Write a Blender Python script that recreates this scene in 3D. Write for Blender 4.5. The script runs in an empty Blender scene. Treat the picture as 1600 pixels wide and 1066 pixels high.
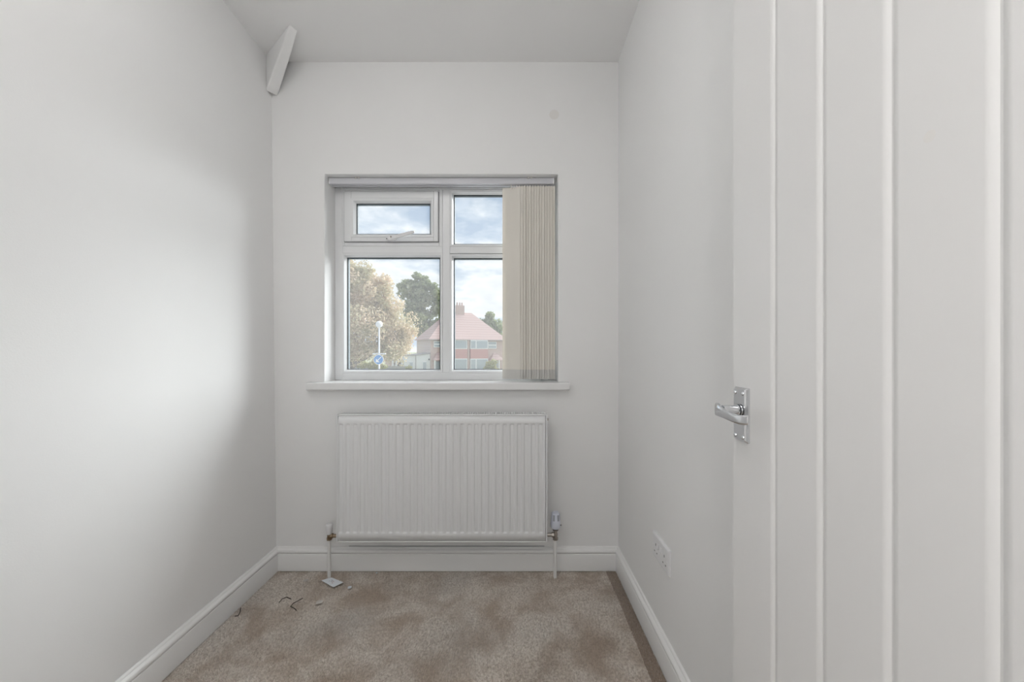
import bpy, math, random
import numpy as np
from mathutils import Vector, Matrix
random.seed(7)
rng = np.random.default_rng(7)
S = bpy.context.scene
C = S.collection
R = math.radians

# ------------------------------------------------------------------ camera
F = 600.0                    # focal length in pixels of the 1600 px wide frame
CX, CY = 801.0, 545.0        # vanishing point of the room in the frame
CAMZ = 1.08
cd = bpy.data.cameras.new('camera')
cd.sensor_width = 36.0
cd.lens = 36.0 * F / 1600.0
cd.shift_x = -(CX - 800.0) / 1600.0
cd.shift_y = (CY - 533.0) / 1600.0
cd.clip_start = 0.01
cd.clip_end = 600
cam = bpy.data.objects.new('camera', cd)
cam.location = (0, 0, CAMZ)
cam.rotation_euler = (R(90), 0, 0)
C.objects.link(cam)
S.camera = cam

# ------------------------------------------------------------------ view, sky, sun
S.view_settings.view_transform = 'Standard'
S.view_settings.look = 'None'
S.view_settings.gamma = 1.0
S.view_settings.use_curve_mapping = False
S.view_settings.exposure = 0.28
SKY = 0.98
SUN = 7.0
CEILING_FILL = 6.6
LANDING_FILL = 22.0

w = bpy.data.worlds.new('sky')
S.world = w
w.use_nodes = True
nt = w.node_tree
nt.nodes.clear()
def wn(t, **k):
    n = nt.nodes.new(t)
    for a, b in k.items():
        setattr(n, a, b)
    return n
tc = wn('ShaderNodeTexCoord')
mp = wn('ShaderNodeMapping'); mp.inputs['Scale'].default_value = (1.0, 1.0, 2.4); mp.inputs['Location'].default_value = (0.35, 0.1, 0.22)
n1 = wn('ShaderNodeTexNoise'); n1.inputs['Scale'].default_value = 4.2; n1.inputs['Detail'].default_value = 9; n1.inputs['Roughness'].default_value = 0.55
rp = wn('ShaderNodeValToRGB')
rp.color_ramp.elements[0].position = 0.43; rp.color_ramp.elements[0].color = (0.36, 0.45, 0.59, 1)
rp.color_ramp.elements[1].position = 0.58; rp.color_ramp.elements[1].color = (0.80, 0.82, 0.85, 1)
e = rp.color_ramp.elements.new(0.50); e.color = (0.52, 0.59, 0.69, 1)
e = rp.color_ramp.elements.new(0.70); e.color = (0.64, 0.66, 0.70, 1)
bg = wn('ShaderNodeBackground'); bg.inputs['Strength'].default_value = SKY
ow = wn('ShaderNodeOutputWorld')
L = nt.links.new
L(tc.outputs['Generated'], mp.inputs['Vector']); L(mp.outputs['Vector'], n1.inputs['Vector'])
L(n1.outputs['Fac'], rp.inputs['Fac']); L(rp.outputs['Color'], bg.inputs['Color']); L(bg.outputs['Background'], ow.inputs['Surface'])

sd = bpy.data.lights.new('sun', 'SUN')
sd.energy = SUN
sd.angle = R(60)             # a sun spread wide by thin cloud
sd.color = (0.965, 0.985, 1.0)
so = bpy.data.objects.new('sun', sd)
az, el = R(44), R(30)        # to the right of the window's axis
so.rotation_euler = Vector((-math.sin(az)*math.cos(el), -math.cos(az)*math.cos(el), -math.sin(el))).to_track_quat('-Z', 'Y').to_euler()
so.location = (20, 20, 20)
C.objects.link(so)

# ------------------------------------------------------------------ materials
def mat(name, col, rough=0.5, metal=0.0, bump=None, var=None, spec=None, coat=0.0, trans=None):
    m = bpy.data.materials.new(name); m.use_nodes = True
    t = m.node_tree; b = t.nodes['Principled BSDF']
    b.inputs['Base Color'].default_value = (*col, 1); b.inputs['Roughness'].default_value = rough; b.inputs['Metallic'].default_value = metal
    if spec is not None: b.inputs['Specular IOR Level'].default_value = spec
    if coat: b.inputs['Coat Weight'].default_value = coat
    tcn = t.nodes.new('ShaderNodeTexCoord')
    if var:                                    # (scale, second colour, low, high, vector scale)
        sc, c2, lo, hi, vs = var
        mpn = t.nodes.new('ShaderNodeMapping'); mpn.inputs['Scale'].default_value = vs
        no = t.nodes.new('ShaderNodeTexNoise'); no.inputs['Scale'].default_value = sc; no.inputs['Detail'].default_value = 5
        mr = t.nodes.new('ShaderNodeMapRange'); mr.inputs[1].default_value = lo; mr.inputs[2].default_value = hi
        mx = t.nodes.new('ShaderNodeMix'); mx.data_type = 'RGBA'
        mx.inputs[6].default_value = (*col, 1); mx.inputs[7].default_value = (*c2, 1)
        t.links.new(tcn.outputs['Object'], mpn.inputs['Vector']); t.links.new(mpn.outputs['Vector'], no.inputs['Vector'])
        t.links.new(no.outputs['Fac'], mr.inputs[0]); t.links.new(mr.outputs[0], mx.inputs[0]); t.links.new(mx.outputs[2], b.inputs['Base Color'])
    if bump:                                   # (scale, strength, distance)
        no = t.nodes.new('ShaderNodeTexNoise'); no.inputs['Scale'].default_value = bump[0]; no.inputs['Detail'].default_value = 4
        bp = t.nodes.new('ShaderNodeBump'); bp.inputs['Strength'].default_value = bump[1]; bp.inputs['Distance'].default_value = bump[2]
        if len(bump) > 3:
            mpn = t.nodes.new('ShaderNodeMapping'); mpn.inputs['Scale'].default_value = bump[3]
            t.links.new(tcn.outputs['Object'], mpn.inputs['Vector']); t.links.new(mpn.outputs['Vector'], no.inputs['Vector'])
        else:
            t.links.new(tcn.outputs['Object'], no.inputs['Vector'])
        t.links.new(no.outputs['Fac'], bp.inputs['Height']); t.links.new(bp.outputs['Normal'], b.inputs['Normal'])
    if trans:                                  # thin cloth or leaf: mixes in light from behind
        tr = t.nodes.new('ShaderNodeBsdfTranslucent'); tr.inputs['Color'].default_value = (*trans[1], 1)
        mx = t.nodes.new('ShaderNodeMixShader'); mx.inputs[0].default_value = trans[0]
        t.links.new(b.outputs[0], mx.inputs[1]); t.links.new(tr.outputs[0], mx.inputs[2])
        t.links.new(mx.outputs[0], t.nodes['Material Output'].inputs['Surface'])
    return m

M = {}
M['wall'] = mat('wall_paint', (0.905, 0.903, 0.900), 0.85, bump=(260, 0.10, 0.002), var=(2.5, (0.895, 0.893, 0.889), 0.35, 0.65, (1, 1, 1)))
M['ceil'] = mat('ceiling_paint', (0.915, 0.913, 0.91), 0.9, bump=(200, 0.08, 0.002))
M['gloss'] = mat('white_gloss_paint', (0.89, 0.887, 0.88), 0.30, bump=(60, 0.05, 0.002))
M['pvc'] = mat('white_pvc', (0.85, 0.86, 0.87), 0.28, bump=(40, 0.02, 0.001))
M['sill'] = mat('white_sill_board', (0.86, 0.86, 0.86), 0.22, bump=(30, 0.02, 0.001))
M['door'] = mat('satin_door_paint', (0.845, 0.84, 0.835), 0.33, bump=(90, 0.10, 0.002, (1, 1, 0.12)))
M['rad'] = mat('radiator_enamel', (0.84, 0.845, 0.85), 0.32, bump=(50, 0.02, 0.001))
M['fin'] = mat('radiator_fin_steel', (0.30, 0.30, 0.31), 0.5, bump=(50, 0.02, 0.001))
M['chrome'] = mat('chrome', (0.72, 0.73, 0.75), 0.16, 1.0, bump=(80, 0.03, 0.001))
M['oldchrome'] = mat('tarnished_chrome', (0.38, 0.35, 0.32), 0.35, 1.0, bump=(180, 0.1, 0.001))
M['brass'] = mat('tarnished_brass', (0.30, 0.23, 0.16), 0.42, 1.0, bump=(180, 0.1, 0.001))
M['pipe'] = mat('painted_pipe', (0.85, 0.845, 0.83), 0.4, bump=(70, 0.05, 0.001))
M['trv'] = mat('white_bluish_plastic', (0.74, 0.77, 0.87), 0.35, bump=(70, 0.02, 0.001))
M['trv2'] = mat('grey_slot_plastic', (0.42, 0.44, 0.50), 0.5, bump=(70, 0.02, 0.001))
M['plast'] = mat('white_plastic', (0.86, 0.86, 0.87), 0.30, bump=(70, 0.02, 0.001))
M['black'] = mat('black_gasket', (0.03, 0.035, 0.04), 0.6, bump=(70, 0.02, 0.001))
M['spacer'] = mat('blue_grey_spacer', (0.07, 0.10, 0.115), 0.55, 0.0, bump=(70, 0.02, 0.001))
M['rail'] = mat('grey_aluminium_rail', (0.66, 0.66, 0.70), 0.42, bump=(50, 0.02, 0.001))
M['slat'] = mat('cream_blind_fabric', (0.94, 0.905, 0.845), 0.85, bump=(400, 0.1, 0.001), trans=(0.22, (0.97, 0.93, 0.83)))
M['hem'] = mat('blind_hem_pocket', (0.82, 0.81, 0.785), 0.6, bump=(90, 0.3, 0.002), trans=(0.30, (0.75, 0.72, 0.66)))
M['clear'] = mat('milky_carrier_plastic', (0.82, 0.79, 0.76), 0.35, bump=(70, 0.02, 0.001))
M['paper'] = mat('white_paper', (0.80, 0.84, 0.88), 0.6, bump=(70, 0.02, 0.001))
M['scrap'] = mat('grey_paper_scrap', (0.62, 0.58, 0.54), 0.8, bump=(70, 0.02, 0.001))
M['print'] = mat('grey_print', (0.42, 0.42, 0.46), 0.8, bump=(70, 0.02, 0.001))
M['printr'] = mat('red_print', (0.62, 0.40, 0.36), 0.8, bump=(70, 0.02, 0.001))
M['thread'] = mat('dark_thread', (0.035, 0.024, 0.016), 0.9, bump=(70, 0.02, 0.001))
M['patch'] = mat('filler_patch', (0.845, 0.83, 0.81), 0.8, bump=(90, 0.1, 0.001))

def carpet(name, c1, c2, c3):
    m = bpy.data.materials.new(name); m.use_nodes = True
    t = m.node_tree; b = t.nodes['Principled BSDF']; b.inputs['Roughness'].default_value = 0.95
    b.inputs['Specular IOR Level'].default_value = 0.1
    b.inputs['Sheen Weight'].default_value = 0.25
    tcn = t.nodes.new('ShaderNodeTexCoord')
    a = t.nodes.new('ShaderNodeTexNoise'); a.inputs['Scale'].default_value = 5.5; a.inputs['Detail'].default_value = 6; a.inputs['Roughness'].default_value = 0.66; a.inputs['Distortion'].default_value = 0.5
    f = t.nodes.new('ShaderNodeTexNoise'); f.inputs['Scale'].default_value = 130.0; f.inputs['Detail'].default_value = 2
    r1 = t.nodes.new('ShaderNodeMapRange'); r1.inputs[1].default_value = 0.36; r1.inputs[2].default_value = 0.57
    r2 = t.nodes.new('ShaderNodeMapRange'); r2.inputs[1].default_value = 0.35; r2.inputs[2].default_value = 0.68
    m1 = t.nodes.new('ShaderNodeMix'); m1.data_type = 'RGBA'; m1.inputs[6].default_value = (*c1, 1); m1.inputs[7].default_value = (*c2, 1)  # dark and pale patches stand in for the shading of brushed pile
    m2 = t.nodes.new('ShaderNodeMix'); m2.data_type = 'RGBA'; m2.inputs[7].default_value = (*c3, 1)
    ml = t.nodes.new('ShaderNodeMath'); ml.operation = 'MULTIPLY'; ml.inputs[1].default_value = 0.7
    lk = t.links.new
    lk(tcn.outputs['Object'], a.inputs['Vector']); lk(tcn.outputs['Object'], f.inputs['Vector'])
    lk(a.outputs['Fac'], r1.inputs[0]); lk(r1.outputs[0], m1.inputs[0]); lk(f.outputs['Fac'], r2.inputs[0]); lk(r2.outputs[0], ml.inputs[0])
    lk(ml.outputs[0], m2.inputs[0]); lk(m1.outputs[2], m2.inputs[6]); lk(m2.outputs[2], b.inputs['Base Color'])
    return m
M['carpet'] = carpet('brown_carpet', (0.63, 0.53, 0.44), (0.95, 0.885, 0.81), (0.40, 0.32, 0.255))
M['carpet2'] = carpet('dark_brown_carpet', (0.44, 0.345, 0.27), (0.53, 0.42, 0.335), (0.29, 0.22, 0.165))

def glass_mat():
    m = bpy.data.materials.new('veiled_glass'); m.use_nodes = True
    t = m.node_tree; t.nodes.clear()
    o = t.nodes.new('ShaderNodeOutputMaterial')
    tr = t.nodes.new('ShaderNodeBsdfTransparent'); tr.inputs[0].default_value = (0.97, 0.985, 0.98, 1)
    tl = t.nodes.new('ShaderNodeBsdfTranslucent'); tl.inputs[0].default_value = (0.95, 0.95, 0.95, 1)
    gl = t.nodes.new('ShaderNodeBsdfGlossy'); gl.inputs['Roughness'].default_value = 0.02
    fr = t.nodes.new('ShaderNodeFresnel'); fr.inputs[0].default_value = 1.15
    no = t.nodes.new('ShaderNodeTexNoise'); no.inputs['Scale'].default_value = 6
    tcn = t.nodes.new('ShaderNodeTexCoord')
    mr = t.nodes.new('ShaderNodeMapRange'); mr.inputs[3].default_value = 0.058; mr.inputs[4].default_value = 0.070  # translucent share lays a washed-out haze over the view outside
    m1 = t.nodes.new('ShaderNodeMixShader'); m2 = t.nodes.new('ShaderNodeMixShader')
    lk = t.links.new
    lk(tcn.outputs['Object'], no.inputs['Vector']); lk(no.outputs['Fac'], mr.inputs[0]); lk(mr.outputs[0], m1.inputs[0])
    lk(tr.outputs[0], m1.inputs[1]); lk(tl.outputs[0], m1.inputs[2])
    lk(fr.outputs[0], m2.inputs[0]); lk(m1.outputs[0], m2.inputs[1]); lk(gl.outputs[0], m2.inputs[2]); lk(m2.outputs[0], o.inputs[0])
    return m
M['glass'] = glass_mat()

# ------------------------------------------------------------------ mesh helpers
class MB:
    def __init__(s): s.v = []; s.f = []
    def add(s, vs, fs):
        o = len(s.v); s.v += [tuple(p) for p in vs]; s.f += [tuple(i + o for i in f) for f in fs]; return s
    def box(s, x0, x1, y0, y1, z0, z1):
        return s.add([(x0,y0,z0),(x1,y0,z0),(x1,y1,z0),(x0,y1,z0),(x0,y0,z1),(x1,y0,z1),(x1,y1,z1),(x0,y1,z1)],
                     [(0,3,2,1),(4,5,6,7),(0,1,5,4),(1,2,6,5),(2,3,7,6),(3,0,4,7)])
    def loft(s, rings, closed=True, caps=True):
        n = len(rings[0]); vs = [p for r in rings for p in r]; fs = []
        for i in range(len(rings) - 1):
            for j in range(n if closed else n - 1):
                k = (j + 1) % n
                fs.append((i*n+j, i*n+k, (i+1)*n+k, (i+1)*n+j))
        if caps and closed:
            fs.append(tuple(range(n))[::-1]); fs.append(tuple((len(rings)-1)*n + j for j in range(n)))
        return s.add(vs, fs)
    def prism(s, poly, d):                     # poly: 3D points, d: offset vector
        d = Vector(d)
        return s.loft([[tuple(p) for p in poly], [tuple(Vector(p) + d) for p in poly]])
    def lathe(s, prof, c, n=24, axis='z'):     # prof: (radius, height)
        rings = []
        for r, h in prof:
            ring = []
            for k in range(n):
                a = 2*math.pi*k/n; p = (r*math.cos(a), r*math.sin(a), h)
                if axis == 'x': p = (p[2], p[0], p[1])
                elif axis == 'y': p = (p[0], p[2], p[1])
                ring.append((c[0]+p[0], c[1]+p[1], c[2]+p[2]))
            rings.append(ring)
        return s.loft(rings)
    def tube(s, pts, r, n=8, rads=None):
        pts = [Vector(p) for p in pts]; rings = []
        for i, p in enumerate(pts):
            d = (pts[min(i+1, len(pts)-1)] - pts[max(i-1, 0)]).normalized()
            up = Vector((0, 0, 1)) if abs(d.z) < 0.9 else Vector((1, 0, 0))
            a = d.cross(up).normalized(); b = a.cross(d)
            rr = rads[i] if rads else r
            rings.append([tuple(p + a*rr*math.cos(2*math.pi*k/n) + b*rr*math.sin(2*math.pi*k/n)) for k in range(n)])
        return s.loft(rings)
    def build(s, name, m, parent=None, smooth=False, bevel=0.0, seg=2, **kw):
        me = bpy.data.meshes.new(name); me.from_pydata(s.v, [], s.f); me.validate()
        import bmesh
        bm = bmesh.new(); bm.from_mesh(me); bmesh.ops.recalc_face_normals(bm, faces=bm.faces); bm.to_mesh(me); bm.free()
        me.materials.append(M[m] if isinstance(m, str) else m)
        if smooth:
            me.polygons.foreach_set('use_smooth', [True]*len(me.polygons))
            try: me.set_sharp_from_angle(angle=R(40))
            except Exception: pass
        o = bpy.data.objects.new(name, me); C.objects.link(o)
        if parent is not None: o.parent = parent
        if bevel:
            b = o.modifiers.new('bevel', 'BEVEL'); b.width = bevel; b.segments = seg; b.limit_method = 'ANGLE'; b.angle_limit = R(35)
            b.harden_normals = False
        for k, v in kw.items(): o[k] = v
        return o
def empty(name, loc=(0, 0, 0), **kw):
    o = bpy.data.objects.new(name, None); o.location = loc; o.empty_display_size = 0.1; C.objects.link(o)
    for k, v in kw.items(): o[k] = v
    return o
def raw_mesh(name, V, Fc, m):                  # numpy triangles / quads
    me = bpy.data.meshes.new(name); nf, k = Fc.shape
    me.vertices.add(len(V)); me.vertices.foreach_set('co', V.astype(np.float32).ravel())
    me.loops.add(nf*k); me.loops.foreach_set('vertex_index', Fc.astype(np.int32).ravel())
    me.polygons.add(nf); me.polygons.foreach_set('loop_start', np.arange(0, nf*k, k, dtype=np.int32))
    me.update(calc_edges=True); me.validate(); me.materials.append(M[m] if isinstance(m, str) else m)
    return me
def link(name, me, parent=None, **kw):
    o = bpy.data.objects.new(name, me); C.objects.link(o)
    if parent is not None: o.parent = parent
    for k, v in kw.items(): o[k] = v
    return o
ST = dict(kind='structure')

# ------------------------------------------------------------------ room shell
YB = 1.88                    # inner face of the window wall
XL0, XL1 = -1.156, -1.180    # left wall leans out a little with height
XR = 0.517
HT = 2.484                   # ceiling height at the window wall
CS = 0.06                    # the ceiling rises slightly away from the window wall
YP0, YP1 = -0.17, -0.05      # partition with the doorway
YE = -1.45                   # far end of the landing
zc = lambda y: HT + CS*(YB - y)
WX0, WX1, WZ0, WZ1 = -0.921, 0.2225, 0.917, 1.935
YO = 2.16                    # outer face of the window wall

# window wall as one mesh with a hole
b = MB()
def ringwall(b, y0, y1):
    o = [(-1.40, -0.25), (0.74, -0.25), (0.74, 2.75), (-1.40, 2.75)]
    i = [(WX0, WZ0-0.035), (WX1, WZ0-0.035), (WX1, WZ1), (WX0, WZ1)]
    vs = [(x, y0, z) for x, z in o] + [(x, y0, z) for x, z in i] + [(x, y1, z) for x, z in o] + [(x, y1, z) for x, z in i]
    fs = []
    for k in range(4):
        q = (k+1) % 4
        fs += [(k, q, 4+q, 4+k), (8+k, 12+k, 12+q, 8+q), (4+k, 4+q, 12+q, 12+k), (k, 8+k, 8+q, q)]
    b.add(vs, fs)
ringwall(b, YB, YO)
b.build('wall_back', 'wall', bevel=0.004, **ST)
lw = MB()
lw.prism([(XL0, YE, -0.25), (XL0, YE, 0.0), (XL1, YE, 2.30), (XL1 - 0.006, YE, 2.75), (-1.40, YE, 2.75), (-1.40, YE, -0.25)], (0, YB-YE, 0))
lw.build('wall_left', 'wall', **ST)
MB().box(XR, 0.74, YE, YB, -0.25, 2.75).build('wall_right', 'wall', **ST)
MB().prism([(-1.40, YE-0.15, zc(YE-0.15)), (-1.40, YO, zc(YO)), (-1.40, YO, 2.95), (-1.40, YE-0.15, 2.95)], (2.14, 0, 0)).build('ceiling', 'ceil', **ST)
# partition with doorway
DX0, DX1, DZ = -0.352, 0.468, 2.02
p = MB()
p.box(-1.20, DX0, YP0, YP1, 0, 2.75); p.box(DX1, XR, YP0, YP1, 0, 2.75); p.box(DX0, DX1, YP0, YP1, DZ, 2.75)
p.build('wall_front', 'wall', **ST)
MB().box(-1.40, 0.74, YE-0.15, YE, -0.25, 2.75).build('wall_landing', 'wall', **ST)
# doorway lining
dl = empty('trim_2', (0, YP1, 0), **ST)
for nm, a in (('lining_jamb', (DX0, DX0+0.025, YP0, YP1, 0, DZ)), ('lining_jamb', (DX1-0.012, DX1, YP0, YP1, 0, DZ)), ('lining_head', (DX0, DX1, YP0, YP1, DZ-0.025, DZ))):
    o = MB().box(*a).build(nm, 'gloss', dl); o.matrix_parent_inverse = Matrix.Translation((0, -YP1, 0))
for nm, a in (('architrave', (DX0-0.06, DX0+0.005, YP1, YP1+0.014, 0, DZ+0.06)), ('architrave', (DX0-0.06, XR, YP1, YP1+0.014, DZ-0.005, DZ+0.06))):
    o = MB().box(*a).build(nm, 'gloss', dl, bevel=0.004); o.matrix_parent_inverse = Matrix.Translation((0, -YP1, 0))

# sloped rafter boxing in the upper left corner
TQ = [(-0.974, 1.677, zc(1.677)), (-0.955, 1.710, zc(1.71)), (-1.153, 1.885, 2.316), (-1.184, 1.842, 2.318)]
MB().prism(TQ, (0, 0, 0.30)).build('trim_1', 'wall', bevel=0.006, **ST)

# skirting boards (torus profile)
PROF = [(0, 0), (0.0175, 0), (0.0175, 0.079), (0.0165, 0.0815), (0.0145, 0.083), (0.0165, 0.085), (0.0185, 0.0885), (0.0195, 0.093), (0.0185, 0.0975), (0.0155, 0.1015), (0.011, 0.104), (0.0085, 0.1055), (0.0075, 0.109), (0.004, 0.1125), (0, 0.113)]
XLs = XL0
def skirt(name, pts):                          # pts: function (depth from wall, height) -> two end points (mitred)
    ra, rb = [], []
    for d, h in PROF:
        a, c = pts(d, h); ra.append(a); rb.append(c)
    MB().loft([ra, rb]).build(name, 'gloss', smooth=True, **ST)
skirt('baseboard_back', lambda d, h: ((XLs+d, YB-d, h), (XR-d, YB-d, h)))
skirt('baseboard_left', lambda d, h: ((XLs+d, YP1, h), (XLs+d, YB-d, h)))
skirt('baseboard_right', lambda d, h: ((XR-d, YP1, h), (XR-d, YB-d, h)))
# thin dark line along the top of the back skirting under the radiator
MB().box(-0.80, 0.155, YB-0.003, YB, 0.1130, 0.1147).build('trim_3', 'fin', **ST)

# ------------------------------------------------------------------ carpet
fl = MB().box(-1.40, 0.74, YE-0.15, YO, -0.25, -0.006).build('floor', 'carpet', **ST)
XS = XR - 0.0175 - 0.046                       # seam of the narrow strip along the right wall
PH = rng.uniform(0, 6.28, (14, 2)); KV = rng.normal(0, 1, (14, 2)) * np.array([9.0, 12.0]); AM = rng.uniform(0.4, 1.0, 14)
def lean(x, y):
    u = np.zeros_like(x); v = np.zeros_like(x)
    for k in range(14):
        a = KV[k, 0]*x + KV[k, 1]*y
        u += AM[k]*np.sin(a + PH[k, 0]); v += AM[k]*np.sin(a*1.13 + PH[k, 1])
    return u*0.28, v*0.28
def tufts(name, x0, x1, y0, y1, sp, hgt, m, strip=False):
    gx, gy = np.meshgrid(np.arange(x0, x1, sp), np.arange(y0, y1, sp))
    x = gx.ravel() + rng.uniform(-.45, .45, gx.size)*sp; y = gy.ravel() + rng.uniform(-.45, .45, gx.size)*sp
    n = len(x); u, v = lean(x, y)
    if strip: u = u*0.3 + 0.5; v = v*0.3 + 0.9
    h = hgt*rng.uniform(0.75, 1.2, n)
    a0 = rng.uniform(0, 6.28, n); r = sp*rng.uniform(0.55, 0.85, n)
    V = np.zeros((n, 4, 3))
    for k in range(3):
        V[:, k, 0] = x + r*np.cos(a0 + k*2.0944); V[:, k, 1] = y + r*np.sin(a0 + k*2.0944); V[:, k, 2] = -0.0062
    V[:, 3, 0] = x + h*(u*0.7 + rng.normal(0, .28, n)); V[:, 3, 1] = y + h*(v*0.7 + rng.normal(0, .28, n)); V[:, 3, 2] = -0.006 + h
    V[:, :, 0] = np.clip(V[:, :, 0], x0, x1 + (0.0 if strip else 0.002))
    i = np.arange(n)[:, None]*4
    Fc = np.concatenate([i + np.array([[0, 1, 3]]), i + np.array([[1, 2, 3]]), i + np.array([[2, 0, 3]])])
    return link(name, raw_mesh(name, V.reshape(-1, 3), Fc, m), fl, kind='stuff')
tufts('carpet_pile', XLs+0.0165, XS, 1.12, YB-0.0165, 0.0040, 0.0085, 'carpet')
tufts('carpet_pile', XLs+0.0165, XS, YP1, 1.12, 0.007, 0.0100, 'carpet')
tufts('carpet_strip', XS, XR-0.0175, YP1, YB-0.0165, 0.0036, 0.0090, 'carpet2', True)

# ------------------------------------------------------------------ window
YF = 1.988
fx = lambda px: (px - CX)*YF/F
fz = lambda py: CAMZ + (CY - py)*YF/F
win = empty('window_1', (0, 0, 0), **ST)
YR = YF + 0.062                                # back of the frame
GY = YF + 0.026                                # inner face of the glass
B = 0.016                                      # bead width
panes = {'ll': (539.5, 686.4, 401, 578), 'lr': (708, 850.5, 402, 578), 'ur': (708, 850.5, 302, 380)}
sash = (fx(539), fx(685), fz(378), fz(300.5))
sg = (fx(556), fx(672), fz(365.5), fz(317.5))
def member(x0, x1, z0, z1, nm='frame_bar', y0=YF, y1=YR):
    MB().box(x0, x1, y0, y1, z0, z1).build(nm, 'pvc', win, bevel=0.003)
xl, xr2 = fx(539.5) - B, fx(850.5) + B
zb, zt = fz(578) - B, fz(301) + B
xm0, xm1 = fx(686.4) + B, fx(708) - B
zm0, zm1 = fz(401) + B, fz(380) - B
member(WX0, xl, WZ0, WZ1); member(xr2, WX1, WZ0, WZ1)
member(xl, xr2, WZ0, zb); member(xl, xr2, zt, WZ1)
member(xm0, xm1, zb, zt)
member(xl, xm0, zm0, zm1); member(xm1, xr2, zm0, zm1)
def bead(x0, x1, z0, z1, wd, ya, yb, nm='glazing_bead', m='pvc', parent=win):
    # mitred sloping bead: outer rim proud at ya, inner rim back at yb
    for k in range(4):
        O = [(x0-wd, z0-wd), (x1+wd, z0-wd), (x1+wd, z1+wd), (x0-wd, z1+wd)]
        I = [(x0, z0), (x1, z0), (x1, z1), (x0, z1)]
        Md = [(x0-wd*.45, z0-wd*.45), (x1+wd*.45, z0-wd*.45), (x1+wd*.45, z1+wd*.45), (x0-wd*.45, z1+wd*.45)]
        q = (k+1) % 4
        def P(s, y, g=0.0):
            return (s[0], y, s[1])
        ra = [P(O[k], ya), P(Md[k], ya+0.002), P(I[k], yb), P(I[k], yb+0.004), P(O[k], yb+0.004)]
        rb = [P(O[q], ya), P(Md[q], ya+0.002), P(I[q], yb), P(I[q], yb+0.004), P(O[q], yb+0.004)]
        MB().loft([ra, rb]).build(nm, m, parent)
def glaze(x0, x1, z0, z1, gy):
    e = 0.004
    MB().box(x0-e, x1+e, gy, gy+0.004, z0-e, z1+e).build('glass_pane', 'glass', win)
    g = MB()                                   # dark gasket rim
    t = 0.0022
    for a in ((x0, x0+t, z0, z1), (x1-t, x1, z0, z1), (x0, x1, z0, z0+t), (x0, x1, z1-t, z1)):
        g.box(a[0], a[1], gy-0.002, gy, a[2], a[3])
    g.build('gasket', 'black', win)
    sp = MB(); t = 0.007                       # spacer bar seen through the glass
    for a in ((x0-e, x0+t*.6, z0, z1), (x1-t*.6, x1+e, z0, z1), (x0, x1, z0-e, z0+t*.3), (x0, x1, z1-t*.6, z1+e)):
        sp.box(a[0], a[1], gy+0.005, gy+0.021, a[2], a[3])
    sp.build('spacer_bar', 'spacer', win)
for k, (a, c, d, e2) in panes.items():
    bead(fx(a), fx(c), fz(e2), fz(d), B, YF-0.001, GY-0.002)
    glaze(fx(a), fx(c), fz(e2), fz(d), GY)
# opening fanlight sash, proud of the frame
YS = YF - 0.012
member(xl, fx(539)-.0035, zm1, zt); member(fx(685)+.0035, xm0, zm1, zt); member(fx(539)-.0035, fx(685)+.0035, zm1, fz(378)-.003); member(fx(539)-.0035, fx(685)+.0035, fz(300.5)+.003, zt)
x0, x1, z0, z1 = sash; gx0, gx1, gz0, gz1 = sg
wd = gx0 - x0
sb = 0.020
for a in ((x0, gx0-sb, z0, z1), (gx1+sb if gx1+sb < x1-0.004 else x1-0.012, x1, z0, z1)):
    MB().box(a[0], a[1], YS, YR-0.01, a[2], a[3]).build('sash_bar', 'pvc', win, bevel=0.003)
for a in ((gz1+sb, z1), (z0, gz0-sb)):
    MB().box(gx0-sb, gx1+sb, YS, YR-0.01, a[0], a[1]).build('sash_bar', 'pvc', win, bevel=0.003)
bead(gx0, gx1, gz0, gz1, sb, YS-0.001, YS+0.020)
glaze(gx0, gx1, gz0, gz1, YS+0.022)
s = MB()                                       # shadow gap gasket around the sash
for a in ((x0-.0035, x0, z0, z1), (x1, x1+.0035, z0, z1), (x0, x1, z0-.003, z0), (x0, x1, z1, z1+.003)):
    s.box(a[0], a[1], YF-0.003, YF+0.001, a[2], a[3])
s.build('sash_gasket', 'fin', win)
# cockspur handle
hx, hz = fx(614), fz(374.2)
h = MB()
ring = lambda y, k: [(hx + 0.030*k*math.cos(a)*(1.0 if math.cos(a) < 0 else 0.8), y, hz + 0.0115*k*math.sin(a)) for a in [2*math.pi*i/20 for i in range(20)]]
h.loft([ring(YS, 1), ring(YS-0.010, 1), ring(YS-0.014, 0.8)])
fh = h.build('window_handle', 'plast', win, smooth=True)
g = MB()
pts = [(hx-0.004, YS-0.016, hz+0.000, 0.011), (hx+0.03, YS-0.026, hz+0.004, 0.0095), (hx+0.07, YS-0.032, hz+0.013, 0.0085), (hx+0.105, YS-0.034, hz+0.022, 0.008), (hx+0.122, YS-0.034, hz+0.026, 0.005)]
g.loft([[(x, y+dy, z+dz*r) for dy, dz in ((-.005, -.7), (-.005, .7), (-.002, 1), (.005, .9), (.005, -.9), (-.002, -1))] for x, y, z, r in pts])
g.build('lever', 'plast', fh, smooth=True)
MB().lathe([(0.0045, 0), (0.0045, -0.006), (0.001, -0.007)], (hx+0.001, YS-0.020, hz+0.003), 12, 'y').build('screw', 'oldchrome', fh)
MB().lathe([(0.0025, 0), (0.0025, -0.003), (0.001, -0.0035)], (hx-0.024, YS-0.012, hz-0.003), 10, 'y').build('screw', 'black', fh)

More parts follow.
